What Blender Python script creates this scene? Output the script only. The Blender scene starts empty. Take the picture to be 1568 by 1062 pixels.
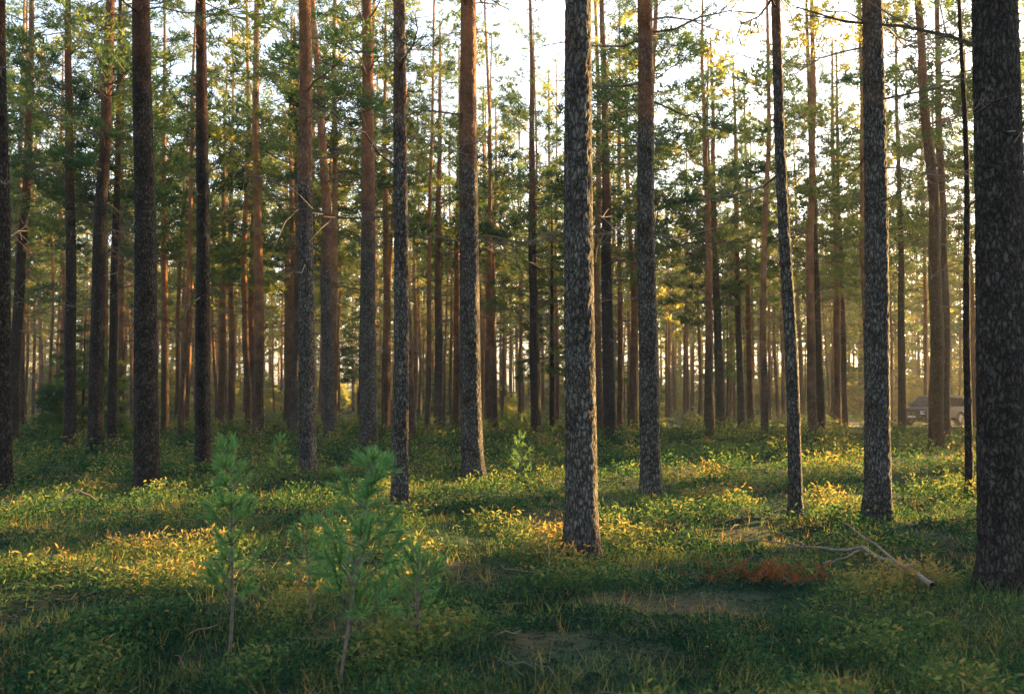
import bpy, math, random, time
import numpy as np
from mathutils import Vector, noise as mnoise
random.seed(7); rng=np.random.default_rng(7)
scene=bpy.context.scene
SUN_EL=math.radians(13); S=np.array([.83,.557]); Nn=np.array([-.557,.83])

def H(x,y):
    x=np.asarray(x,float); y=np.asarray(y,float)
    near=.045*np.sin(.31*x+.5)*np.cos(.27*y+.4)+.03*np.sin(.9*x+1.3*y)+.03*np.sin(2.1*x-1.7*y)+.034*np.sin(4.3*x+3.1*y)*np.sin(3.7*y-2.2*x)
    return near

# ---------------------------------------------------------------- mesh helpers
TOT=[0]
class Acc:
    def __init__(s): s.V=[];s.F=[];s.M=[];s.T=[];s.Sm=[];s.n=0
    def add(s,v,f,m=0,t=0.5,sm=False):
        v=np.asarray(v,np.float32); f=np.asarray(f,np.int32)
        if len(f)==0: return
        s.V.append(v); s.F.append(f+s.n); s.M.append(np.full(len(f),m,np.int32))
        s.T.append(np.broadcast_to(np.asarray(t,np.float32),(len(v),)).copy()); s.Sm.append(np.full(len(f),sm,bool)); s.n+=len(v)
    def build(s,name,mats,loc=(0,0,0),parent=None):
        V=np.concatenate(s.V)-np.array(loc,np.float32); F=np.concatenate(s.F); M=np.concatenate(s.M); T=np.concatenate(s.T); Sm=np.concatenate(s.Sm)
        me=bpy.data.meshes.new(name); me.vertices.add(len(V)); me.vertices.foreach_set('co',V.ravel())
        me.loops.add(F.size); me.loops.foreach_set('vertex_index',F.ravel())
        me.polygons.add(len(F)); me.polygons.foreach_set('loop_start',np.arange(0,F.size,3,dtype=np.int32))
        for m in mats: me.materials.append(m)
        me.polygons.foreach_set('material_index',M); me.polygons.foreach_set('use_smooth',Sm)
        a=me.attributes.new('tint','FLOAT','POINT'); a.data.foreach_set('value',T)
        me.update(calc_edges=True)
        ob=bpy.data.objects.new(name,me); ob.location=loc; scene.collection.objects.link(ob)
        TOT[0]+=len(F)
        return ob

def grid_faces(rings,segs):
    i=np.arange(rings-1)[:,None]*segs; j=np.arange(segs)[None,:]; k=(j+1)%segs
    a=i+j;b=i+k;c=i+segs+k;d=i+segs+j
    return np.concatenate([np.stack([a,b,c],-1).reshape(-1,3),np.stack([a,c,d],-1).reshape(-1,3)])
def tube(P,R,segs=5):
    P=np.asarray(P,float);R=np.asarray(R,float)
    T=np.gradient(P,axis=0); T/=np.linalg.norm(T,axis=1)[:,None]+1e-9
    ref=np.array([0,0,1.]) if abs(T[:,2]).mean()<.8 else np.array([1.,0,0])
    U=np.cross(T,ref);U/=np.linalg.norm(U,axis=1)[:,None]+1e-9; W=np.cross(T,U)
    a=np.linspace(0,2*np.pi,segs,endpoint=False)
    v=P[:,None]+R[:,None,None]*(np.cos(a)[None,:,None]*U[:,None]+np.sin(a)[None,:,None]*W[:,None])
    return v.reshape(-1,3),grid_faces(len(P),segs)
def blades(C,D,L,W,rg):
    n=len(C); r=rg.normal(size=(n,3)); U=np.cross(D,r);U/=np.linalg.norm(U,axis=1)[:,None]+1e-9
    L=np.broadcast_to(L,(n,))[:,None];W=np.broadcast_to(W,(n,))[:,None]
    v=np.stack([C-U*W*.5,C+U*W*.5,C+D*L],1).reshape(-1,3)
    return v,np.arange(3*n).reshape(-1,3)
def leaves(C,D,L,W,rg):
    n=len(C); r=rg.normal(size=(n,3))*.7+np.array([0,0,.7]); U=np.cross(D,r);U/=np.linalg.norm(U,axis=1)[:,None]+1e-9
    L=L[:,None];W=W[:,None]
    v=np.stack([C,C+D*L*.5-U*W*.5,C+D*L-np.array([0,0,.12])*L,C+D*L*.5+U*W*.5],1).reshape(-1,3)
    i=np.arange(n)[:,None]*4
    return v,np.concatenate([i+np.array([0,1,2]),i+np.array([0,2,3])])
def unit(v): return v/(np.linalg.norm(v,axis=-1,keepdims=True)+1e-9)

# ---------------------------------------------------------------- materials
def newmat(name):
    m=bpy.data.materials.new(name);m.use_nodes=True;nt=m.node_tree;nt.nodes.clear()
    return m,nt,nt.nodes,nt.links
def ramp(n,stops):
    r=n.new('ShaderNodeValToRGB');e=r.color_ramp.elements
    while len(e)<len(stops): e.new(.5)
    for i,(p,c) in enumerate(stops): e[i].position=p;e[i].color=(*c,1)
    return r
def bark(name,dark,mid,light,orange,z0,z1,lich=.5):
    m,nt,n,l=newmat(name)
    out=n.new('ShaderNodeOutputMaterial');b=n.new('ShaderNodeBsdfPrincipled');b.inputs['Roughness'].default_value=.9
    b.inputs['Specular IOR Level'].default_value=.2
    g=n.new('ShaderNodeNewGeometry')
    mp=n.new('ShaderNodeMapping');mp.inputs['Scale'].default_value=(26,26,10);l.new(g.outputs['Position'],mp.inputs['Vector'])
    nz=n.new('ShaderNodeTexNoise');nz.inputs['Scale'].default_value=.9;nz.inputs['Detail'].default_value=4;l.new(mp.outputs[0],nz.inputs['Vector'])
    ad=n.new('ShaderNodeVectorMath');ad.operation='MULTIPLY_ADD';ad.inputs[1].default_value=(1.8,1.8,1.8)
    l.new(nz.outputs['Color'],ad.inputs[0]);l.new(mp.outputs[0],ad.inputs[2])
    vo=n.new('ShaderNodeTexVoronoi');vo.feature='DISTANCE_TO_EDGE';vo.inputs['Scale'].default_value=1;l.new(ad.outputs[0],vo.inputs['Vector'])
    r=ramp(n,[(0,dark),(.08,[x*.5 for x in mid]),(.2,mid),(.6,light)]);l.new(vo.outputs['Distance'],r.inputs[0])
    n2=n.new('ShaderNodeTexNoise');n2.inputs['Scale'].default_value=55;n2.inputs['Detail'].default_value=5;l.new(g.outputs['Position'],n2.inputs['Vector'])
    r2=ramp(n,[(.3,(.6,.6,.6)),(.7,(1.3,1.3,1.3))]);l.new(n2.outputs['Fac'],r2.inputs[0])
    n5=n.new('ShaderNodeTexNoise');n5.inputs['Scale'].default_value=3.5;n5.inputs['Detail'].default_value=3;l.new(g.outputs['Position'],n5.inputs['Vector'])
    r5=ramp(n,[(.3,(.62,.58,.54)),(.7,(1.3,1.3,1.3))]);l.new(n5.outputs['Fac'],r5.inputs[0])
    m5=n.new('ShaderNodeMix');m5.data_type='RGBA';m5.blend_type='MULTIPLY';m5.inputs[0].default_value=1;l.new(r2.outputs[0],m5.inputs[6]);l.new(r5.outputs[0],m5.inputs[7])
    mu=n.new('ShaderNodeMix');mu.data_type='RGBA';mu.blend_type='MULTIPLY';mu.inputs[0].default_value=1
    l.new(r.outputs[0],mu.inputs[6]);l.new(m5.outputs[2],mu.inputs[7])
    n3=n.new('ShaderNodeTexNoise');n3.inputs['Scale'].default_value=13;n3.inputs['Detail'].default_value=6;n3.inputs['Roughness'].default_value=.7;l.new(g.outputs['Position'],n3.inputs['Vector'])
    r3=ramp(n,[(.56,(0,0,0)),(.68,(lich,lich,lich))]);l.new(n3.outputs['Fac'],r3.inputs[0])
    ml=n.new('ShaderNodeMix');ml.data_type='RGBA';l.new(r3.outputs[0],ml.inputs[0]);l.new(mu.outputs[2],ml.inputs[6]);ml.inputs[7].default_value=(.19,.21,.18,1)
    sx=n.new('ShaderNodeSeparateXYZ');l.new(g.outputs['Position'],sx.inputs[0])
    n4=n.new('ShaderNodeTexNoise');n4.inputs['Scale'].default_value=1.3;l.new(g.outputs['Position'],n4.inputs['Vector'])
    ma=n.new('ShaderNodeMath');ma.operation='MULTIPLY_ADD';ma.inputs[1].default_value=5;l.new(n4.outputs['Fac'],ma.inputs[0]);l.new(sx.outputs['Z'],ma.inputs[2])
    mr=n.new('ShaderNodeMapRange');mr.inputs['From Min'].default_value=z0+2.5;mr.inputs['From Max'].default_value=z1+2.5;mr.inputs['To Max'].default_value=.8;l.new(ma.outputs[0],mr.inputs['Value'])
    mo=n.new('ShaderNodeMix');mo.data_type='RGBA';mo.blend_type='MULTIPLY';mo.inputs[0].default_value=1;mo.inputs[6].default_value=(*orange,1);l.new(m5.outputs[2],mo.inputs[7])
    mf=n.new('ShaderNodeMix');mf.data_type='RGBA';l.new(mr.outputs[0],mf.inputs[0]);l.new(ml.outputs[2],mf.inputs[6]);l.new(mo.outputs[2],mf.inputs[7])
    l.new(mf.outputs[2],b.inputs['Base Color'])
    h=n.new('ShaderNodeMath');h.operation='MULTIPLY_ADD';h.inputs[1].default_value=.35;l.new(n2.outputs['Fac'],h.inputs[0])
    mn=n.new('ShaderNodeMath');mn.operation='MINIMUM';mn.inputs[1].default_value=.3;l.new(vo.outputs['Distance'],mn.inputs[0])
    m2=n.new('ShaderNodeMath');m2.operation='MULTIPLY';m2.inputs[1].default_value=2.5;l.new(mn.outputs[0],m2.inputs[0]);l.new(m2.outputs[0],h.inputs[2])
    bp=n.new('ShaderNodeBump');bp.inputs['Strength'].default_value=.9;bp.inputs['Distance'].default_value=.02
    l.new(h.outputs[0],bp.inputs['Height']);l.new(bp.outputs[0],b.inputs['Normal']);l.new(b.outputs[0],out.inputs[0])
    return m
def leaf(name,stops,trans=.45,tboost=1.6,nscale=.5):
    m,nt,n,l=newmat(name)
    out=n.new('ShaderNodeOutputMaterial')
    at=n.new('ShaderNodeAttribute');at.attribute_name='tint'
    g=n.new('ShaderNodeNewGeometry');nz=n.new('ShaderNodeTexNoise');nz.inputs['Scale'].default_value=nscale;nz.inputs['Detail'].default_value=2;l.new(g.outputs['Position'],nz.inputs['Vector'])
    ma=n.new('ShaderNodeMath');ma.operation='MULTIPLY_ADD';ma.inputs[1].default_value=.8;ma.inputs[2].default_value=-.4;l.new(nz.outputs['Fac'],ma.inputs[0])
    ad=n.new('ShaderNodeMath');ad.operation='ADD';ad.use_clamp=True;l.new(at.outputs['Fac'],ad.inputs[0]);l.new(ma.outputs[0],ad.inputs[1])
    r=ramp(n,stops);l.new(ad.outputs[0],r.inputs[0])
    d=n.new('ShaderNodeBsdfDiffuse');l.new(r.outputs[0],d.inputs[0])
    t=n.new('ShaderNodeBsdfTranslucent')
    mu=n.new('ShaderNodeMix');mu.data_type='RGBA';mu.blend_type='MULTIPLY';mu.inputs[0].default_value=1;mu.inputs[7].default_value=(tboost*1.25,tboost,tboost*.6,1);l.new(r.outputs[0],mu.inputs[6]);l.new(mu.outputs[2],t.inputs[0])
    ms=n.new('ShaderNodeMixShader');ms.inputs[0].default_value=trans;l.new(d.outputs[0],ms.inputs[1]);l.new(t.outputs[0],ms.inputs[2])
    l.new(ms.outputs[0],out.inputs[0]);return m
def plain(name,col,rough=.5,metal=0,bumpn=0):
    m,nt,n,l=newmat(name);out=n.new('ShaderNodeOutputMaterial');b=n.new('ShaderNodeBsdfPrincipled');l.new(b.outputs[0],out.inputs[0])
    g=n.new('ShaderNodeNewGeometry');nz=n.new('ShaderNodeTexNoise');nz.inputs['Scale'].default_value=12 if not bumpn else bumpn;nz.inputs['Detail'].default_value=5;l.new(g.outputs['Position'],nz.inputs['Vector'])
    r=ramp(n,[(.3,[c*.6 for c in col]),(.7,[min(1,c*1.3) for c in col])]);l.new(nz.outputs['Fac'],r.inputs[0]);l.new(r.outputs[0],b.inputs['Base Color'])
    b.inputs['Roughness'].default_value=rough;b.inputs['Metallic'].default_value=metal
    return m
M_bark=bark('pine_bark',(.011,.010,.009),(.082,.073,.064),(.155,.142,.125),(.30,.125,.058),5.5,9.5,.45)
M_barkdk=bark('pine_bark_dark',(.008,.007,.006),(.036,.029,.025),(.072,.061,.051),(.17,.072,.036),7,11.5,.25)  # darker copy of the pine bark, silhouette shade of trunks put into its colour
M_barkfar=bark('pine_bark_reddish',(.02,.013,.01),(.10,.068,.048),(.18,.127,.09),(.38,.18,.08),2.5,8,.15)
M_twig=plain('dead_twig_bark',(.10,.078,.06),.9,0,30)
M_needle=leaf('pine_needles',[(0,(.018,.048,.034)),(.35,(.043,.088,.047)),(.65,(.09,.14,.050)),(1,(.20,.21,.06))],.5,2.1)
M_sap=leaf('young_pine_needles',[(0,(.05,.14,.06)),(.5,(.10,.23,.09)),(1,(.18,.29,.10))],.4,1.5)
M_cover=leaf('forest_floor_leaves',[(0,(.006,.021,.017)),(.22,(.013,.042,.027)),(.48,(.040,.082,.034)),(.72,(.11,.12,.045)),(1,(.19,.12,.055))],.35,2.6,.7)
M_rust=leaf('dead_rusty_needles',[(0,(.10,.034,.016)),(1,(.26,.095,.04))],.25,1.2,3)
M_dead=plain('weathered_dead_wood',(.15,.11,.082),.85,0,25)
M_litter=plain('litter_twigs',(.10,.075,.055),.9,0,25)

# ---------------------------------------------------------------- branch templates (metres, ~2 m long, along +X)
def branch_tpl(seed,nsub,tufts,nb,bl,bw,droop=0.,flat=.5,subwood=True,npt=4):
    rg=np.random.default_rng(seed); L=2.
    t=np.linspace(0,1,npt); k_=(6/npt)**.5; lat=np.cumsum(rg.normal(0,.06*k_,npt)); zz=np.cumsum(rg.normal(0,.06*k_,npt))
    P=np.stack([t*L,lat-lat[0],zz-zz[0]+.25*t**2*(1 if droop==0 else -1)*1.0-droop*t],1)
    W=Acc(); v,f=tube(P,.022*(1-t*.85)+.002,3); W.add(v,f,1)
    Cs=[];Ds=[]
    for i in range(nsub):
        s=.25+.75*(i+rg.random()*.6)/nsub; s=min(s,1)
        p0=np.array([np.interp(s,t,P[:,k]) for k in range(3)])
        side=1 if i%2 else -1; an=side*math.radians(rg.uniform(30,70)); sl=(1.05-s)*.9+.25
        d=np.array([math.cos(an),math.sin(an),rg.uniform(-.15,.45)-droop*.8]);d/=np.linalg.norm(d)
        if subwood:
            pp=np.array([p0,p0+d*sl+np.array([0,0,.05])]);v,f=tube(pp,np.array([.009,.004]),3); W.add(v,f,1)
        for k in range(tufts):
            u=.3+.7*(k+1)/tufts; c=p0+d*sl*u+rg.normal(0,.06,3)
            Cs.append(c);Ds.append(d)
    Cs.append(P[-1]);Ds.append(np.array([1,0,0.]))
    Cs=np.array(Cs);Ds=np.array(Ds)
    C=np.repeat(Cs,nb,0);D=np.repeat(Ds,nb,0); D=unit(D*.5+rg.normal(0,.6,D.shape)*np.array([1,1,flat])+np.array([0,0,.25]))
    C=C+rg.normal(0,.05,C.shape)
    v,f=blades(C,D,bl*rg.uniform(.7,1.3,len(C)),bw,rg)
    return (np.concatenate(W.V),np.concatenate(W.F)),(v,f)
def dead_tpl(seed,n=7):
    rg=np.random.default_rng(seed);t=np.linspace(0,1,5);L=1.7
    P=np.stack([t*L,np.cumsum(rg.normal(0,.08,5)),np.cumsum(rg.normal(-.01,.09,5))-.25*t**2],1);P-=P[0]
    W=Acc();v,f=tube(P,.020*(1-t*.8)+.004,3);W.add(v,f,1)
    for i in range(n):
        s=rg.uniform(.2,.95);p0=np.array([np.interp(s,t,P[:,k]) for k in range(3)])
        an=rg.choice([-1,1])*rg.uniform(.4,1.2);sl=rg.uniform(.25,.8)
        d=np.array([math.cos(an),math.sin(an),rg.uniform(-.6,.4)]);q=np.linspace(0,1,3)[:,None]
        pp=p0+d*sl*q+rg.normal(0,.05,(3,3))*q; v,f=tube(pp,np.array([.009,.007,.004]),3);W.add(v,f,1)
    return np.concatenate(W.V),np.concatenate(W.F)
HI=[branch_tpl(10+i,9,4,8,.18,.038,npt=6) for i in range(7)]
MID=[branch_tpl(40+i,8,3,6,.25,.066) for i in range(6)]
LO=[branch_tpl(70+i,5,2,5,.42,.12,subwood=False) for i in range(6)]
SPR=[branch_tpl(90+i,9,4,6,.20,.06,droop=.35,flat=.35) for i in range(5)]
SPRLO=[branch_tpl(110+i,7,3,5,.34,.13,droop=.3,flat=.35,subwood=False) for i in range(4)]
SPRSH=[branch_tpl(150+i,7,3,5,.45,.24,droop=.3,flat=.35,subwood=False) for i in range(4)]
DEAD=[dead_tpl(130+i) for i in range(6)]
def xf(v,sc,pitch,yaw,roll,pos):
    cr,sr=math.cos(roll),math.sin(roll);x,y,z=v[:,0]*sc,v[:,1]*sc,v[:,2]*sc
    y,z=y*cr-z*sr,y*sr+z*cr
    cp,sp=math.cos(pitch),math.sin(pitch);x,z=x*cp-z*sp,x*sp+z*cp
    cy,sy=math.cos(yaw),math.sin(yaw);x,y=x*cy-y*sy,x*sy+y*cy
    return np.stack([x+pos[0],y+pos[1],z+pos[2]],1)

def axis_fn(x,y,lean,seed,wig,Ht):
    rg=np.random.default_rng(seed);a=rg.uniform(0,6.28,4);ly=rg.normal(0,.01)
    z0=float(H(x,y))
    def f(z):
        z=np.asarray(z,float)
        cx=x+lean*z+wig*(np.sin(z*.45+a[0])-np.sin(a[0]))+wig*.35*(np.sin(z*1.3+a[1])-np.sin(a[1]))
        cy=y+ly*z+wig*(np.sin(z*.4+a[2])-np.sin(a[2]))
        return np.stack([cx,cy,z+z0],-1)
    return f
def pine(acc,x,y,dia,Ht,lean=0,seed=0,wig=.03,detail=0,crown0=9,tpl=MID,nbr=40,ndead=14,tbase=.5,crownR=1.0,deadz=3.5):
    rg=np.random.default_rng(seed+1000);ax=axis_fn(x,y,lean,seed,wig,Ht)
    r0=dia/2
    if detail==2: z=np.concatenate([np.linspace(-.25,.6,28),np.linspace(.63,10,280),np.linspace(10.5,Ht,14)]);segs=50
    elif detail==1: z=np.concatenate([np.linspace(-.2,.6,8),np.linspace(.7,16,90),np.linspace(16.5,Ht,6)]);segs=20
    else: z=np.array([-.2,.15,.5,2,4,6,8,10,12,14,Ht*.85,Ht]);z=z[z<=Ht];segs=7
    zz=np.clip(z,0,Ht);R=r0*(1.04-.80*(zz/Ht)**1.15)*(1+.30*np.exp(-zz/.22))
    C=ax(z);a=np.linspace(0,2*np.pi,segs,endpoint=False)
    RR=np.repeat(R[:,None],segs,1)
    lob=rg.uniform(0,6.28,3)
    RR*=1+(.03+.16*np.exp(-zz/.3))[:,None]*(np.sin(3*a+lob[0])+.7*np.sin(5*a+lob[1]))[None]
    if detail==2:
        k=seed*3.1
        D=np.zeros_like(RR)
        for i in range(len(z)):
            zi=z[i]
            for j in range(segs):
                p=(math.cos(a[j])*r0*24+k,math.sin(a[j])*r0*24,zi*7.0)
                n1=mnoise.noise(p); n2=mnoise.noise((p[0]*2.3,p[1]*2.3,p[2]*2.0+9))
                D[i,j]=-.018*max(0,1-abs(n1)*5.5)+.007*n2
        fade=np.clip((13-z)/6,.25,1)
        RR+=D*fade[:,None]*min(1,dia/.3)
    elif detail==1: RR*=1+.05*rg.normal(size=RR.shape)*.6
    v=np.stack([C[:,0:1]+RR*np.cos(a),C[:,1:2]+RR*np.sin(a),np.repeat(C[:,2:3],segs,1)],-1).reshape(-1,3)
    acc.add(v,grid_faces(len(z),segs),0,.5,True)
    for i in range(ndead):
        zb=rg.uniform(deadz,crown0+2.5);p=ax(zb);w=DEAD[rg.integers(6)]
        acc.add(xf(w[0],rg.uniform(.25,1.1),rg.uniform(-.35,.35),rg.uniform(0,6.28),rg.uniform(0,6.28),p),w[1],1)
    span=Ht-crown0
    ph=rg.uniform(0,6.28)
    for i in range(nbr):
        u=(i+rg.random())/nbr; u=u**1.1; zb=crown0+span*u*.98;p=ax(zb)
        yaw=rg.uniform(0,6.28)
        ll=(.45+.75*math.sin(min(1,(u+.12)*1.25)*math.pi*.8))*(1-.55*u)*crownR*rg.uniform(.6,1.25)*(1+.25*math.sin(yaw+ph))
        w,nd=tpl[rg.integers(len(tpl))];pit=rg.uniform(-.25,.35)+u*.5;ro=rg.uniform(-.4,.4)
        acc.add(xf(w[0],ll,pit,yaw,ro,p),w[1],1)
        tt=np.clip(tbase+rg.normal(0,.18),0,1)
        acc.add(xf(nd[0],ll,pit,yaw,ro,p),nd[1],2,tt)
def spruce(acc,x,y,Ht,R,seed,tpl=SPR,per=9,z0=.4,tbase=.3,cyl=.8):
    rg=np.random.default_rng(seed+5000);h=float(H(x,y))
    z=np.array([-.2,.2,1,2,4,6,8,10,12,14,16,18]);z=np.concatenate([z[z<Ht],[Ht]])
    P=np.stack([np.full(len(z),x),np.full(len(z),y),z+h],1);v,f=tube(P,Ht*.011*(1.02-z/Ht)+.005,7);acc.add(v,f,0,.5,True)
    zb=z0
    while zb<Ht:
        u=zb/Ht;ll=R*(1-u)**cyl*.5+.1
        for k in range(per):
            w,nd=tpl[rg.integers(len(tpl))];yaw=rg.uniform(0,6.28);s=ll*rg.uniform(.7,1.15);p=(x,y,zb+h+rg.uniform(-.15,.15));pit=rg.uniform(-.1,.2)+.5*u**3
            acc.add(xf(w[0],s,pit,yaw,0,p),w[1],1);acc.add(xf(nd[0],s,pit,yaw,0,p),nd[1],2,np.clip(tbase+rg.normal(0,.15),0,1))
        zb+=max(.3,Ht*.04)

# ---------------------------------------------------------------- ground
M_g,nt,n,l=newmat('forest_floor')
out=n.new('ShaderNodeOutputMaterial');b=n.new('ShaderNodeBsdfPrincipled');b.inputs['Roughness'].default_value=.95;b.inputs['Specular IOR Level'].default_value=.15;l.new(b.outputs[0],out.inputs[0])
g=n.new('ShaderNodeNewGeometry')
na=n.new('ShaderNodeTexNoise');na.inputs['Scale'].default_value=.7;na.inputs['Detail'].default_value=7;l.new(g.outputs['Position'],na.inputs['Vector'])
ra=ramp(n,[(.3,(.010,.026,.016)),(.45,(.020,.042,.021)),(.55,(.048,.055,.026)),(.68,(.085,.058,.034))]);l.new(na.outputs['Fac'],ra.inputs[0])
nb_=n.new('ShaderNodeTexNoise');nb_.inputs['Scale'].default_value=14;nb_.inputs['Detail'].default_value=8;nb_.inputs['Roughness'].default_value=.7;l.new(g.outputs['Position'],nb_.inputs['Vector'])
rb=ramp(n,[(.3,(.3,.3,.3)),(.7,(1.5,1.5,1.5))]);l.new(nb_.outputs['Fac'],rb.inputs[0])
mu=n.new('ShaderNodeMix');mu.data_type='RGBA';mu.blend_type='MULTIPLY';mu.inputs[0].default_value=1;l.new(ra.outputs[0],mu.inputs[6]);l.new(rb.outputs[0],mu.inputs[7])
nc=n.new('ShaderNodeTexNoise');nc.inputs['Scale'].default_value=2.2;nc.inputs['Detail'].default_value=8;nc.inputs['Roughness'].default_value=.75;mp=n.new('ShaderNodeMapping');mp.inputs['Location'].default_value=(31,7,2);l.new(g.outputs['Position'],mp.inputs[0]);l.new(mp.outputs[0],nc.inputs['Vector'])
rc=ramp(n,[(.62,(0,0,0)),(.70,(.45,.45,.45))]);l.new(nc.outputs['Fac'],rc.inputs[0])
mc=n.new('ShaderNodeMix');mc.data_type='RGBA';mc.inputs[7].default_value=(.15,.16,.13,1);l.new(rc.outputs[0],mc.inputs[0]);l.new(mu.outputs[2],mc.inputs[6]);l.new(mc.outputs[2],b.inputs['Base Color'])
bp=n.new('ShaderNodeBump');bp.inputs['Strength'].default_value=1;bp.inputs['Distance'].default_value=.06;l.new(nb_.outputs['Fac'],bp.inputs['Height']);l.new(bp.outputs[0],b.inputs['Normal'])
u=np.linspace(-1,1,321);gx=np.sinh(u*6.2)*6.1; v_=np.linspace(-1,1,401);gy=np.sinh(v_*6.2)*6.1+9
X,Y=np.meshgrid(gx,gy);fade=np.exp(-(np.hypot(X,Y)/200)**2);Z=H(X,Y)*fade
acc=Acc();nx=len(gx);ny=len(gy);i=np.arange(ny-1)[:,None]*nx;j=np.arange(nx-1)[None]
a=i+j;bb=a+1;c=a+nx+1;d=a+nx
acc.add(np.stack([X,Y,Z],-1).reshape(-1,3),np.concatenate([np.stack([a,bb,c],-1).reshape(-1,3),np.stack([a,c,d],-1).reshape(-1,3)]),0,.5,True)
acc.build('ground',[M_g])
M_track=plain('sandy_track',(.26,.22,.15),.95,0,3)
acc=Acc();xs=np.linspace(6,90,130);yc=56+.06*xs+1.5*np.sin(xs*.09);V=[]
for k in np.linspace(-1,1,7):
    V.append(np.stack([xs,yc+k*(1.3+.25*np.sin(xs*1.7+k)),H(xs,yc+k*1.3)+.05-.03*abs(k)],1))
V=np.array(V);m_=len(xs);i=np.arange(6)[:,None]*m_;j=np.arange(m_-1)[None];a=i+j
acc.add(V.reshape(-1,3),np.concatenate([np.stack([a,a+1,a+m_+1],-1).reshape(-1,3),np.stack([a,a+m_+1,a+m_],-1).reshape(-1,3)]),0,.5,True)
acc.build('forest_track',[M_track])

# ---------------------------------------------------------------- individual pines
heroes=[
(-8.86,17.4,.30,19,-.028,.03,'d',2,10),(-6.75,18.5,.44,21,-.03,.02,'d',2,10),(-6.98,22.6,.34,20,-.016,.02,'d',2,10),
(-11.94,28.7,.42,20,.010,.04,'d',1,9),(-13.5,30.5,.36,19,-.03,.03,'d',1,8.5),(-17.4,34.8,.38,20,.02,.05,'d',1,8.5),
(-3.95,19.5,.33,20,-.026,.03,'m',2,9.5),(-6.34,35,.44,20,-.05,.08,'m',1,10),(-4.12,28.7,.48,21,-.011,.02,'m',1,10),
(-1.62,14.5,.235,17,-.012,.02,'m',2,8.5),(-.78,19.8,.43,21,-.013,.02,'m',2,10),(.707,10.07,.315,20,-.010,.015,'m',2,10),
(2.30,16.6,.33,20,-.012,.025,'m',2,9.5),(3.91,13.8,.185,15,-.017,.03,'m',2,9),(4.83,13.2,.33,20,.007,.015,'m',2,10),
(4.26,8.7,.43,21,.004,.015,'d',2,10),(12.97,30.5,.42,20,-.02,.10,'d',1,9),(7.17,15.7,.12,11,-.01,.04,'d',2,8),
(3.96,40,.50,21,-.012,.03,'d',1,8),(1.0,42,.42,20,-.01,.03,'d',1,5),(13.9,45,.48,20,-.02,.03,'d',1,8),
(10.4,50,.44,20,-.015,.04,'m',1,7),(11.6,50.5,.36,19,-.01,.03,'m',1,7),(-3.53,48,.42,20,0,.03,'m',1,9),
(-2.85,51,.40,20,.005,.03,'r',1,8),(-5.7,45,.40,20,-.01,.04,'r',1,9),(-13.8,53,.40,20,0,.05,'r',1,8),
(-19.6,60,.36,20,0,.06,'r',1,8),(17.6,45,.34,19,0,.03,'d',1,8),(15.2,35,.36,20,.0,.05,'d',1,9),
(16.3,50,.38,20,0,.04,'r',1,7),(17.3,52,.36,20,0,.04,'d',1,8),(-12.8,32,.28,18,.005,.03,'d',1,8),
(-14.6,50,.32,19,0,.04,'r',1,8),(4.25,31,.28,19,.022,.06,'r',1,9.5),(9.0,46,.30,18,.01,.05,'r',1,6),(-9.2,42,.32,19,.0,.05,'m',1,8),
(-22.5,42,.38,20,0,.04,'d',1,8)]
BM={'d':M_barkdk,'m':M_bark,'r':M_barkfar}
hxy=[]
for k,(x,y,dia,Ht,lean,wig,mt,det,c0) in enumerate(heroes):
    acc=Acc();near=y<24
    pine(acc,x,y,dia,Ht,lean,seed=k*7+3,wig=wig,detail=det,crown0=c0-(0 if near else .8),tpl=MID if near else HI,nbr=24 if near else 54,
         ndead=(30 if dia>.15 else 8) if not near else (18 if dia>.15 else 6),tbase=.34,crownR=1.2 if dia>.2 else .6,deadz=4.0)
    acc.build('pine_tree',[BM[mt],M_twig,M_needle],(x,y,float(H(x,y))))
    hxy.append((x,y))
for k,(x,y,h,r) in enumerate([(-17.2,40,5.5,1.9),(1.9,47,13,1.6),(-20.5,47,4,1.5),(13.0,60,9,1.8),(-9.5,62,8,1.8),(6.2,66,10,1.8)]):
    acc=Acc();spruce(acc,x,y,h,r,k,per=7,tbase=.35 if k!=2 else .9,z0=.3 if h<8 else 3);acc.build('spruce_tree',[M_barkdk,M_twig,M_needle],(x,y,float(H(x,y))));hxy.append((x,y))

# ---------------------------------------------------------------- forest mass
def corridor(x,y,mg):
    c=x*Nn[0]+y*Nn[1];t=x*S[0]+y*S[1]
    return t>16 and ((8.7-mg<c<10.5+mg) or (14.2-mg<c<16.2+mg))
pts=list(hxy);mid=[];far=[];side=[];thin=[]
def tryadd(x,y,md):
    for (a_,b_) in pts:
        if (a_-x)**2+(b_-y)**2<md*md: return False
    pts.append((x,y));return True
tries=0
while len(mid)<135 and tries<9000:
    tries+=1;y=random.uniform(38,80);x=random.uniform(-1,1)*(.60*y+6)
    if corridor(x,y,1.8) or abs(y-(56+.06*x+1.5*math.sin(x*.09)))<2.6 and x>4: continue
    if .38<x/y<.46 and y<63: continue
    if tryadd(x,y,2.1): mid.append((x,y))
tries=0
while len(far)<420 and tries<14000:
    tries+=1;y=math.sqrt(random.uniform(80**2,155**2));x=random.uniform(-1,1)*(.58*y+6)
    if tryadd(x,y,2.2): far.append((x,y))
tries=0
while len(thin)<110 and tries<6000:
    tries+=1;y=random.uniform(50,120);x=random.uniform(-1,1)*(.58*y+4)
    if .38<x/y<.46 and y<66 or abs(y-(56+.06*x+1.5*math.sin(x*.09)))<2.0 and x>4: continue
    if tryadd(x,y,1.2): thin.append((x,y))
for k in range(26):
    x,y=-random.uniform(13,34),random.uniform(-8,32)
    if x>-.62*y-5: continue
    if tryadd(x,y,3): side.append((x,y))
acc=Acc()
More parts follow.
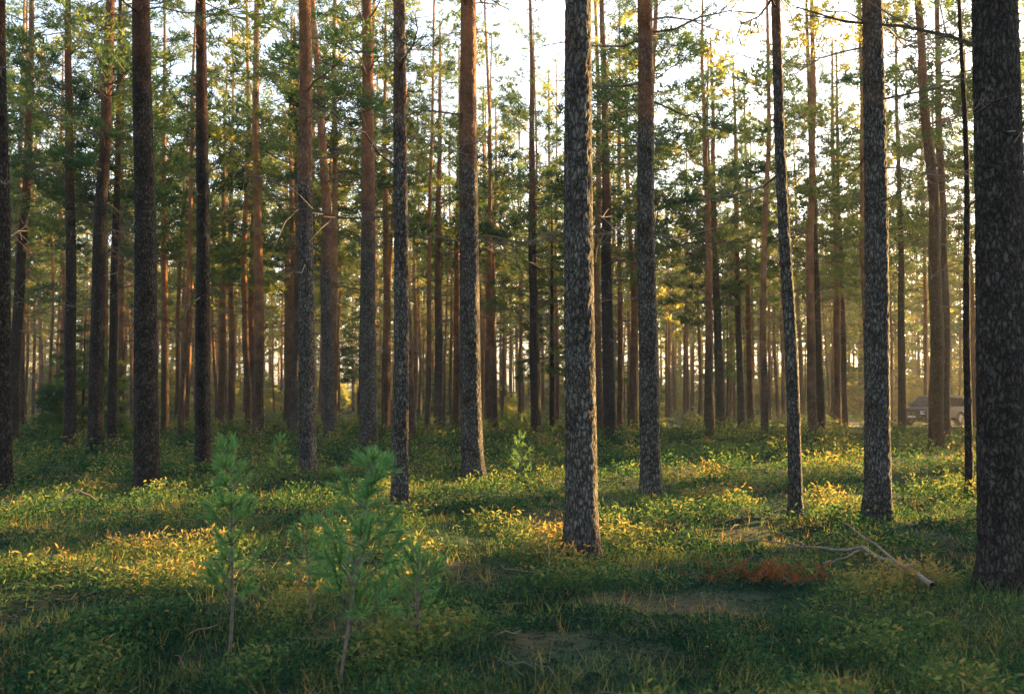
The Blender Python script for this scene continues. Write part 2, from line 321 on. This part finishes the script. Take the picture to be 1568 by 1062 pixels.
for k,(x,y) in enumerate(mid):
    pine(acc,x,y,random.uniform(.2,.42),random.uniform(18,25),random.gauss(0,.014),seed=k+300,wig=random.uniform(.02,.10),detail=0,crown0=random.uniform(5.5,10.5),tpl=MID,nbr=40,ndead=20,tbase=random.uniform(.25,.9),crownR=random.uniform(1.0,1.3))
for k,(x,y) in enumerate(thin):
    pine(acc,x,y,random.uniform(.12,.24),random.uniform(10,19),random.gauss(0,.02),seed=k+4300,wig=random.uniform(.03,.12),detail=0,crown0=random.uniform(6,9),tpl=MID,nbr=12,ndead=8,tbase=random.uniform(.4,.9),crownR=.75,deadz=2)
acc.build('pine_stand',[M_barkfar,M_twig,M_needle])
acc=Acc()
for k,(x,y) in enumerate(far):
    pine(acc,x,y,random.uniform(.24,.42),random.uniform(19,26),random.gauss(0,.012),seed=k+900,wig=.05,detail=0,crown0=random.uniform(4,10),tpl=LO,nbr=29,ndead=0,tbase=random.uniform(.55,1),crownR=random.uniform(1.1,1.5))  # raised tint puts sunlit yellow into the far needle colour
acc.build('distant_pine_forest',[M_barkfar,M_twig,M_needle])
acc=Acc()
for k,(x,y) in enumerate(side):
    pine(acc,x,y,random.uniform(.25,.42),random.uniform(16,21),0,seed=k+2900,wig=.05,detail=0,crown0=random.uniform(7,10),tpl=LO,nbr=24,ndead=0,tbase=.5,crownR=1.2)
acc.build('surrounding_pine_forest',[M_barkfar,M_twig,M_needle])
acc=Acc()
for k in range(230):
    y=random.uniform(115,168) if k>45 else random.uniform(80,115);x=random.uniform(-1,1)*(.60*y+8)
    spruce(acc,x,y,random.uniform(3,9),random.uniform(2,3.4),k,tpl=SPRLO,per=4,tbase=random.uniform(.5,1))
acc.build('distant_spruce_undergrowth',[M_barkfar,M_twig,M_needle])
acc=Acc()
for k in range(900):
    y=math.sqrt(random.uniform(40**2,105**2));x=random.uniform(-1,1)*(.58*y+3)
    if abs(y-(56+.06*x+1.5*math.sin(x*.09)))<2.2 and x>4: continue
    if .38<x/y<.46 and y<63: continue
    h0=float(H(x,y));tb=random.uniform(.2,.8);sz=random.uniform(.12,.34)*(1.5 if random.random()<.08 else 1)
    for q in range(5):
        w,nd=LO[random.randrange(6)]
        acc.add(xf(nd[0],sz,random.uniform(.1,1.2),random.uniform(0,6.28),0,(x+random.gauss(0,.4),y+random.gauss(0,.4),h0)),nd[1],0,tb)
acc.build('bilberry_shrubs',[M_needle])
# unseen spruces added to block the sun; gaps let light strips through
acc=Acc();k=0
for c in np.arange(-9,29,.6):
    for row in range(2):
        cc=c+random.uniform(-.1,.1)+row*.3;t=27+1.55*max(cc,0)+row*3.0
        Rr=.95
        if abs(cc-9.4)<2.2 or abs(cc-15.2)<2.4 or abs(cc-21.2)<1.7: continue
        p=S*t+Nn*cc
        spruce(acc,p[0],p[1],14.2+.36*max(cc,0)+random.uniform(-1,1.2),Rr,k+700,tpl=SPRSH,per=8,z0=.2,tbase=.1,cyl=.3);k+=1
acc.build('sun_blocker_spruces',[M_barkdk,M_twig,M_needle])

# ---------------------------------------------------------------- ground cover
NT=160000
d_=np.exp(rng.uniform(math.log(3.6),math.log(52),NT));x_=rng.uniform(-.64,.64,NT)*d_+rng.uniform(-1.,1.,NT);y_=d_
def fbm(x,y,sc,seed):
    r=np.random.default_rng(seed);o=np.zeros_like(x)
    for k in range(7):
        a_=r.uniform(0,6.28);f_=sc*r.uniform(.6,1.9);o+=np.sin((x*math.cos(a_)+y*math.sin(a_))*f_+r.uniform(0,6.28)+1.3*np.sin(x*f_*.37+k))
    return o/2.6
clump=np.clip(fbm(x_,y_,3.2,1),-1,1);patch=np.clip(fbm(x_,y_,.9,2),-1,1)
keep=rng.random(NT)<(.66+.34*clump)
x_,y_,clump,patch=x_[keep],y_[keep],clump[keep],patch[keep];n0=len(x_);NB=5
s=(.0155+.0018*y_)*(1+.30*clump)*rng.uniform(.6,1.5,n0)
C=np.stack([x_,y_,H(x_,y_)],1);C=np.repeat(C,NB,0);ss=np.repeat(s,NB)
D=unit(np.concatenate([rng.normal(0,.9,(n0*NB,2)),rng.uniform(.0,1.3,(n0*NB,1))],1))
C[:,:2]+=rng.normal(0,1,(n0*NB,2))*ss[:,None]*1.4;hh=np.repeat(1.1+1.1*clump,NB)*rng.uniform(0,1.9,n0*NB);C[:,2]+=hh*ss
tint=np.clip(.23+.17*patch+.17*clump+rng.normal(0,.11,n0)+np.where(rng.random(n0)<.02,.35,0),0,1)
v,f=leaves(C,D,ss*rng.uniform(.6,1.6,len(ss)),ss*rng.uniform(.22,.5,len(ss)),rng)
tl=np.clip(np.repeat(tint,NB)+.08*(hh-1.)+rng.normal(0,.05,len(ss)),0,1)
acc=Acc();acc.add(v,f,0,np.repeat(tl,4))
NG=34000;d_=np.exp(rng.uniform(math.log(3.8),math.log(38),NG));gx_=rng.uniform(-.66,.66,NG)*d_
kk=rng.random(NG)<.5+.5*np.sin(gx_*1.1+d_*.7)*np.cos(d_*1.9);gx_=gx_[kk];gy_=d_[kk];m_=len(gx_)
C=np.repeat(np.stack([gx_,gy_,H(gx_,gy_)],1),4,0);C[:,:2]+=rng.normal(0,.03,(m_*4,2))
D=unit(np.concatenate([rng.normal(0,.5,(m_*4,2)),np.ones((m_*4,1))],1))
v,f=blades(C,D,rng.uniform(.05,.17,m_*4),.004+.0005*C[:,1],rng)
acc.add(v,f,0,np.repeat(np.repeat(np.clip(.55+rng.normal(0,.2,m_),0,1),4),3))
acc.build('forest_undergrowth',[M_cover])
acc=Acc()
for k in range(350):
    d0=math.exp(random.uniform(math.log(4),math.log(28)));x0=random.uniform(-.62,.62)*d0;an=random.uniform(0,6.28);L=random.uniform(.08,.35)
    q=np.linspace(-.5,.5,4);xx=x0+q*L*math.cos(an);yy=d0+q*L*math.sin(an);P=np.stack([xx,yy,H(xx,yy)+.04+np.abs(rng.normal(0,.02,4))],1)
    v,f=tube(P,np.full(4,random.uniform(.002,.005)),4);acc.add(v,f,0)
acc.build('twig_litter',[M_litter])

# ---------------------------------------------------------------- small pines
def sapling(x,y,h,lean,seed,wh=6,first=.3,nl=.07,bush=1.,up0=.35,dens=1.):
    rg=np.random.default_rng(seed);acc=Acc();z0=float(H(x,y));t=np.linspace(0,1,9)
    P=np.stack([x+lean[0]*t**1.5*h+.02*np.sin(t*5),y+lean[1]*t*h+.015*np.sin(t*7+1),z0-.05+(h+.05)*t],1)
    v,f=tube(P,.010*(1-t*.75)+.0018,6);acc.add(v,f,0)
    Cs=[];Ds=[]
    def needles(p,q,den,base=0.):
        L=np.linalg.norm(q-p);n_=int(L*den*dens);u=rg.uniform(base,1,n_)[:,None];dirn=(q-p)/L
        Cs.append(p+(q-p)*u);Ds.append(unit(dirn*1.2+rg.normal(0,.45,(n_,3))))
    needles(P[-2],P[-1]+(0,0,.03),400);needles(P[-4],P[-2],200)
    for w in range(wh):
        u=first+(1-first)*w/(wh-.3);p0=np.array([np.interp(u,t,P[:,k]) for k in range(3)])
        for b_ in range(rg.integers(3,6)):
            an=rg.uniform(0,6.28);bl=(.34*(1-u)+.13)*rg.uniform(.6,1.25)*bush;up=rg.uniform(up0,1.1)
            d=unit(np.array([math.cos(an),math.sin(an),up]));p1=p0+d*bl*.5;p2=p1+unit(d+np.array([0,0,.7]))*bl*.5
            v,f=tube(np.array([p0,p1,p2]),np.array([.005,.004,.003]),4);acc.add(v,f,0)
            needles(p0,p1,90,.5);needles(p1,p2,430)
            for sgn in (-1,1):
                if rg.random()<.7:
                    e=p1+unit(d+sgn*.8*np.array([-d[1],d[0],.4]))*bl*.38;v,f=tube(np.array([p1,(p1+e)/2,e]),np.array([.003,.002,.002]),3);acc.add(v,f,0);needles(p1,e,380)
    C=np.concatenate(Cs);D=np.concatenate(Ds);v,f=blades(C,D,nl*rg.uniform(.6,1.2,len(C)),.007,rg)
    acc.add(v,f,1,np.repeat(np.clip(rg.normal(.45,.2,len(C)),0,1),3));acc.build('pine_sapling',[M_twig,M_sap],(x,y,z0))
sapling(-1.80,6.4,1.36,(.02,0),1,9,.3,.07,.75,dens=1.3)
sapling(-.98,5.7,1.28,(.17,.02),2,9,.3,.075,1.2,dens=1.15)
sapling(-1.46,7.2,.72,(.0,0),3,5,.4,.065,.8,dens=.9)
sapling(.16,19,.95,(0,0),4,5,.3,.08,.8,dens=.5)
sapling(-5.1,22,.9,(.0,0),6,5,.2,.08,.9,dens=.7)
sapling(-.62,6.3,.6,(.1,0),7,5,.3,.065,1.,dens=.9)
acc=Acc();rg=np.random.default_rng(3);x0,y0=2.25,8.95
for k in range(80):
    an=rg.uniform(0,6.28);L=rg.uniform(.12,.34);p=np.array([x0+rg.normal(0,.26),y0+rg.normal(0,.18),float(H(x0,y0))]);d=unit(np.array([math.cos(an)*1.2,math.sin(an),rg.uniform(.2,.9)]))
    q=np.linspace(0,1,4)[:,None];P=p+d*L*q+rg.normal(0,.015,(4,3))*q;v,f=tube(P,np.array([.004,.003,.002,.001]),3);acc.add(v,f,0)
    n_=32;C=p+d*L*rg.uniform(.2,1.1,n_)[:,None];v,f=blades(C,unit(d+rg.normal(0,.8,(n_,3))),rg.uniform(.03,.06,n_),.008,rg);acc.add(v,f,1,np.repeat(rg.uniform(0,1,n_),3))
acc.build('dead_juniper_bush',[M_twig,M_rust],(x0,y0,0))
def fallen(name,paths,up=0.):
    acc=Acc()
    for pts_,r0,r1 in paths:
        P=[]
        for (a_,b_) in zip(pts_[:-1],pts_[1:]):
            for q in np.linspace(0,1,5)[:-1]: P.append(np.array(a_)*(1-q)+np.array(b_)*q)
        P.append(np.array(pts_[-1]));P=np.array(P,float);P[:,2]+=up+.045*np.sin(.31*P[:,0]+.5)*np.cos(.27*P[:,1]+.4)+.03*np.sin(.9*P[:,0]+1.3*P[:,1]);P+=rng.normal(0,.008,P.shape)
        v,f=tube(P,np.linspace(r0,r1,len(P)),7);acc.add(v,f,0,.5,True)
    acc.build(name,[M_dead],tuple(P[0]))
fallen('fallen_branch',[([(3.47,8.3,.05),(3.56,9.2,.09),(3.4,9.75,.16),(2.95,10.1,.14),(2.5,10.4,.18)],.028,.007),
 ([(3.56,9.2,.09),(3.45,9.6,.25),(3.25,9.9,.42)],.015,.005),([(3.4,9.75,.16),(3.1,9.6,.08),(2.9,9.4,.06)],.012,.005),([(2.95,10.1,.14),(2.8,9.8,.22),(2.6,9.7,.3)],.010,.004),
 ([(3.5,8.9,.08),(3.7,9.3,.12),(3.85,9.9,.10)],.013,.005)],.04)
fallen('fallen_branch',[([(.33,9.3,.03),(.36,9.5,.12),(.34,9.6,.25),(.30,9.7,.34)],.010,.003),([(.36,9.5,.12),(.5,9.7,.2),(.62,9.8,.22)],.007,.003),([(.33,9.3,.05),(.1,9.2,.08),(-.1,9.3,.12)],.007,.003)])
fallen('fallen_branch',[([(-6.6,13.9,.03),(-6.15,14.2,.3),(-5.9,14.3,.12)],.02,.006),([(-7.6,14.2,.03),(-7.1,14.3,.2),(-6.8,14.4,.35)],.015,.004)])

# ---------------------------------------------------------------- parked car (SUV)
M_paint=plain('dark_car_paint',(.022,.024,.028),.5,0,3);M_paint.node_tree.nodes['Principled BSDF'].inputs['Specular IOR Level'].default_value=.2
M_glass=plain('car_glass',(.02,.025,.03),.12,0,3);M_blk=plain('black_plastic',(.025,.025,.027),.6,0,9);M_rim=plain('wheel_rim',(.35,.35,.35),.45,.6,9);M_lamp=plain('head_lamp',(.75,.75,.7),.1,0,9);M_red=plain('tail_lamp',(.35,.02,.02),.2,0,9);M_plate=plain('plate_white',(.7,.7,.7),.4,0,9)
car=bpy.data.objects.new('parked_car',None);scene.collection.objects.link(car)
def part(name,verts,faces,mat,bev=0,smooth=False):
    me=bpy.data.meshes.new(name);me.from_pydata(verts,[],faces);me.materials.append(mat)
    ob=bpy.data.objects.new(name,me);scene.collection.objects.link(ob);ob.parent=car
    import bmesh
    bm=bmesh.new();bm.from_mesh(me);bmesh.ops.recalc_face_normals(bm,faces=bm.faces);bm.to_mesh(me);bm.free()
    if bev: mo=ob.modifiers.new('b','BEVEL');mo.width=bev;mo.segments=3;mo.limit_method='ANGLE'
    return ob
def prof(name,pr,w0,w1f,mat,bev):
    n_=len(pr);V=[(x,-w1f(z)*w0/2,z) for x,z in pr]+[(x,w1f(z)*w0/2,z) for x,z in pr]
    F=[tuple(range(n_)),tuple(range(2*n_-1,n_-1,-1))]+[(i,(i+1)%n_,n_+(i+1)%n_,n_+i) for i in range(n_)]
    return part(name,V,F,mat,bev)
arch=lambda cx:[(cx+.43*math.cos(a),.36+.43*math.sin(a)) for a in np.linspace(math.pi-.1,.1,9)]
lower=[(-2.2,.38)]+arch(-1.35)+arch(1.35)+[(2.15,.36),(2.27,.45),(2.26,.8),(2.1,.98),(1.2,1.08),(-2.2,1.1),(-2.27,.8)]
prof('body',lower,1.84,lambda z:1 if z<.85 else .96,M_paint,.04)
tap=lambda z:1-(z-1.07)*.22
cab=[(-2.2,1.09),(-2.0,1.66),(-1.8,1.74),(.3,1.75),(.5,1.70),(1.22,1.07)]
prof('cabin',cab,1.76,tap,M_paint,.04)
def q4(name,P,mat):
    return part(name,P,[(0,1,2,3)],mat)
BOX=[(0,1,2,3),(4,5,6,7),(0,1,5,4),(1,2,6,5),(2,3,7,6),(3,0,4,7)]
for sg in (-1,1):
    yy=lambda z:sg*(1.76*tap(z)/2+.006)
    for nm,p in (('front_side_window',[(.95,1.13),(.42,1.63),(-.35,1.64),(-.35,1.13)]),('rear_side_window',[(-.43,1.13),(-.43,1.64),(-1.25,1.64),(-1.25,1.13)]),('quarter_window',[(-1.33,1.13),(-1.33,1.63),(-1.8,1.62),(-1.98,1.13)])):
        q4(nm,[(x,yy(z),z) for x,z in p],M_glass)
    part('roof_rail',[(-1.7,sg*.72,1.76),(.2,sg*.72,1.76),(.2,sg*.68,1.76),(-1.7,sg*.68,1.76),(-1.65,sg*.72,1.80),(.15,sg*.72,1.80),(.15,sg*.68,1.80),(-1.65,sg*.68,1.80)],BOX,M_blk)
    part('side_mirror',[(.85,sg*.88,1.12),(1.0,sg*.88,1.12),(1.0,sg*1.08,1.12),(.85,sg*1.08,1.12),(.85,sg*.9,1.3),(.95,sg*.9,1.3),(.95,sg*1.07,1.3),(.85,sg*1.07,1.3)],BOX,M_blk,.02)
    part('head_light',[(2.275,sg*.85,.68),(2.275,sg*.52,.68),(2.24,sg*.52,.86),(2.2,sg*.85,.88)],[(0,1,2,3)],M_lamp)
    part('tail_light',[(-2.28,sg*.88,.75),(-2.28,sg*.72,.75),(-2.235,sg*.72,1.08),(-2.235,sg*.88,1.08)],[(0,1,2,3)],M_red)
    for cx in (-1.35,1.35):
        for nm,r,wd,mt,off in (('tyre',.36,.23,M_blk,.80),('rim',.23,.25,M_rim,.80)):
            n_=28;V=[];F=[]
            for s_ in (-1,1):
                for a in np.linspace(0,2*math.pi,n_,endpoint=False): V.append((cx+r*math.cos(a),sg*off+s_*wd/2,.36+r*math.sin(a)))
            F=[tuple(range(n_)),tuple(range(2*n_-1,n_-1,-1))]+[(i,(i+1)%n_,n_+(i+1)%n_,n_+i) for i in range(n_)]
            part(nm,V,F,mt,.025 if nm=='tyre' else .01)
q4('windscreen',[(1.17,-.80,1.13),(1.17,.80,1.13),(.56,.72,1.665),(.56,-.72,1.665)],M_glass)
q4('rear_window',[(-2.20,-.76,1.14),(-2.20,.76,1.14),(-2.04,.70,1.62),(-2.04,-.70,1.62)],M_glass)
q4('grille',[(2.285,-.48,.62),(2.285,.48,.62),(2.25,.48,.84),(2.25,-.48,.84)],M_blk)
q4('licence_plate',[(2.33,-.26,.47),(2.33,.26,.47),(2.325,.26,.58),(2.325,-.26,.58)],M_plate)
part('front_bumper',[(2.2,-.93,.34),(2.32,-.75,.34),(2.32,.75,.34),(2.2,.93,.34),(2.2,-.93,.58),(2.285,-.75,.58),(2.285,.75,.58),(2.2,.93,.58)],BOX,M_blk,.02)
part('underbody',[(-2.1,-.8,.25),(2.1,-.8,.25),(2.1,.8,.25),(-2.1,.8,.25),(-2.1,-.8,.5),(2.1,-.8,.5),(2.1,.8,.5),(-2.1,.8,.5)],BOX,M_blk)
car.location=(25.6,60.5,float(H(25.6,60.5))+.02);car.rotation_euler=(0,0,math.radians(215))

# ---------------------------------------------------------------- haze between the trees
M_hz,nt,n,l=newmat('morning_haze');out=n.new('ShaderNodeOutputMaterial');vs=n.new('ShaderNodeVolumeScatter');vs.inputs['Density'].default_value=.0011;vs.inputs['Anisotropy'].default_value=.3;vs.inputs['Color'].default_value=(1,.95,.86,1);l.new(vs.outputs[0],out.inputs['Volume'])
me=bpy.data.meshes.new('forest_haze');x0,x1,y0,y1,z0,z1=-120,120,24,175,-3,26
me.from_pydata([(x0,y0,z0),(x1,y0,z0),(x1,y1,z0),(x0,y1,z0),(x0,y0,z1),(x1,y0,z1),(x1,y1,z1),(x0,y1,z1)],[],[(0,3,2,1),(4,5,6,7),(0,1,5,4),(1,2,6,5),(2,3,7,6),(3,0,4,7)])
me.materials.append(M_hz);ho=bpy.data.objects.new('forest_haze',me);scene.collection.objects.link(ho)

# ---------------------------------------------------------------- light, sky, camera
w=bpy.data.worlds.new('World');scene.world=w;w.use_nodes=True;wn=w.node_tree.nodes;bg=wn['Background']
sk=wn.new('ShaderNodeTexSky');sk.sky_type='NISHITA';sk.sun_disc=False;sk.sun_elevation=SUN_EL;sk.sun_rotation=math.atan2(S[0],S[1]);sk.dust_density=3;sk.air_density=1.0
hs=wn.new('ShaderNodeHueSaturation');hs.inputs['Saturation'].default_value=.75
w.node_tree.links.new(sk.outputs[0],hs.inputs['Color']);w.node_tree.links.new(hs.outputs[0],bg.inputs[0]);bg.inputs[1].default_value=.78
sd=bpy.data.lights.new('sun','SUN');sd.energy=44;sd.angle=math.radians(.5);sd.color=(1,.61,.21)
so=bpy.data.objects.new('sun',sd);scene.collection.objects.link(so)
D=Vector((S[0]*math.cos(SUN_EL),S[1]*math.cos(SUN_EL),math.sin(SUN_EL)));so.rotation_euler=D.to_track_quat('Z','Y').to_euler();so.location=(40,27,20)
cd=bpy.data.cameras.new('camera');co=bpy.data.objects.new('camera',cd);scene.collection.objects.link(co)
co.location=(0,0,1.62);co.rotation_euler=(math.radians(92.97),0,0);cd.lens=35;cd.sensor_width=36;cd.clip_end=4000
cd.dof.use_dof=True;cd.dof.focus_distance=13;cd.dof.aperture_fstop=2.8
scene.camera=co
scene.view_settings.view_transform='Standard';scene.view_settings.look='None';scene.view_settings.exposure=0
print('trees',len(mid),len(far),len(side),TOT)
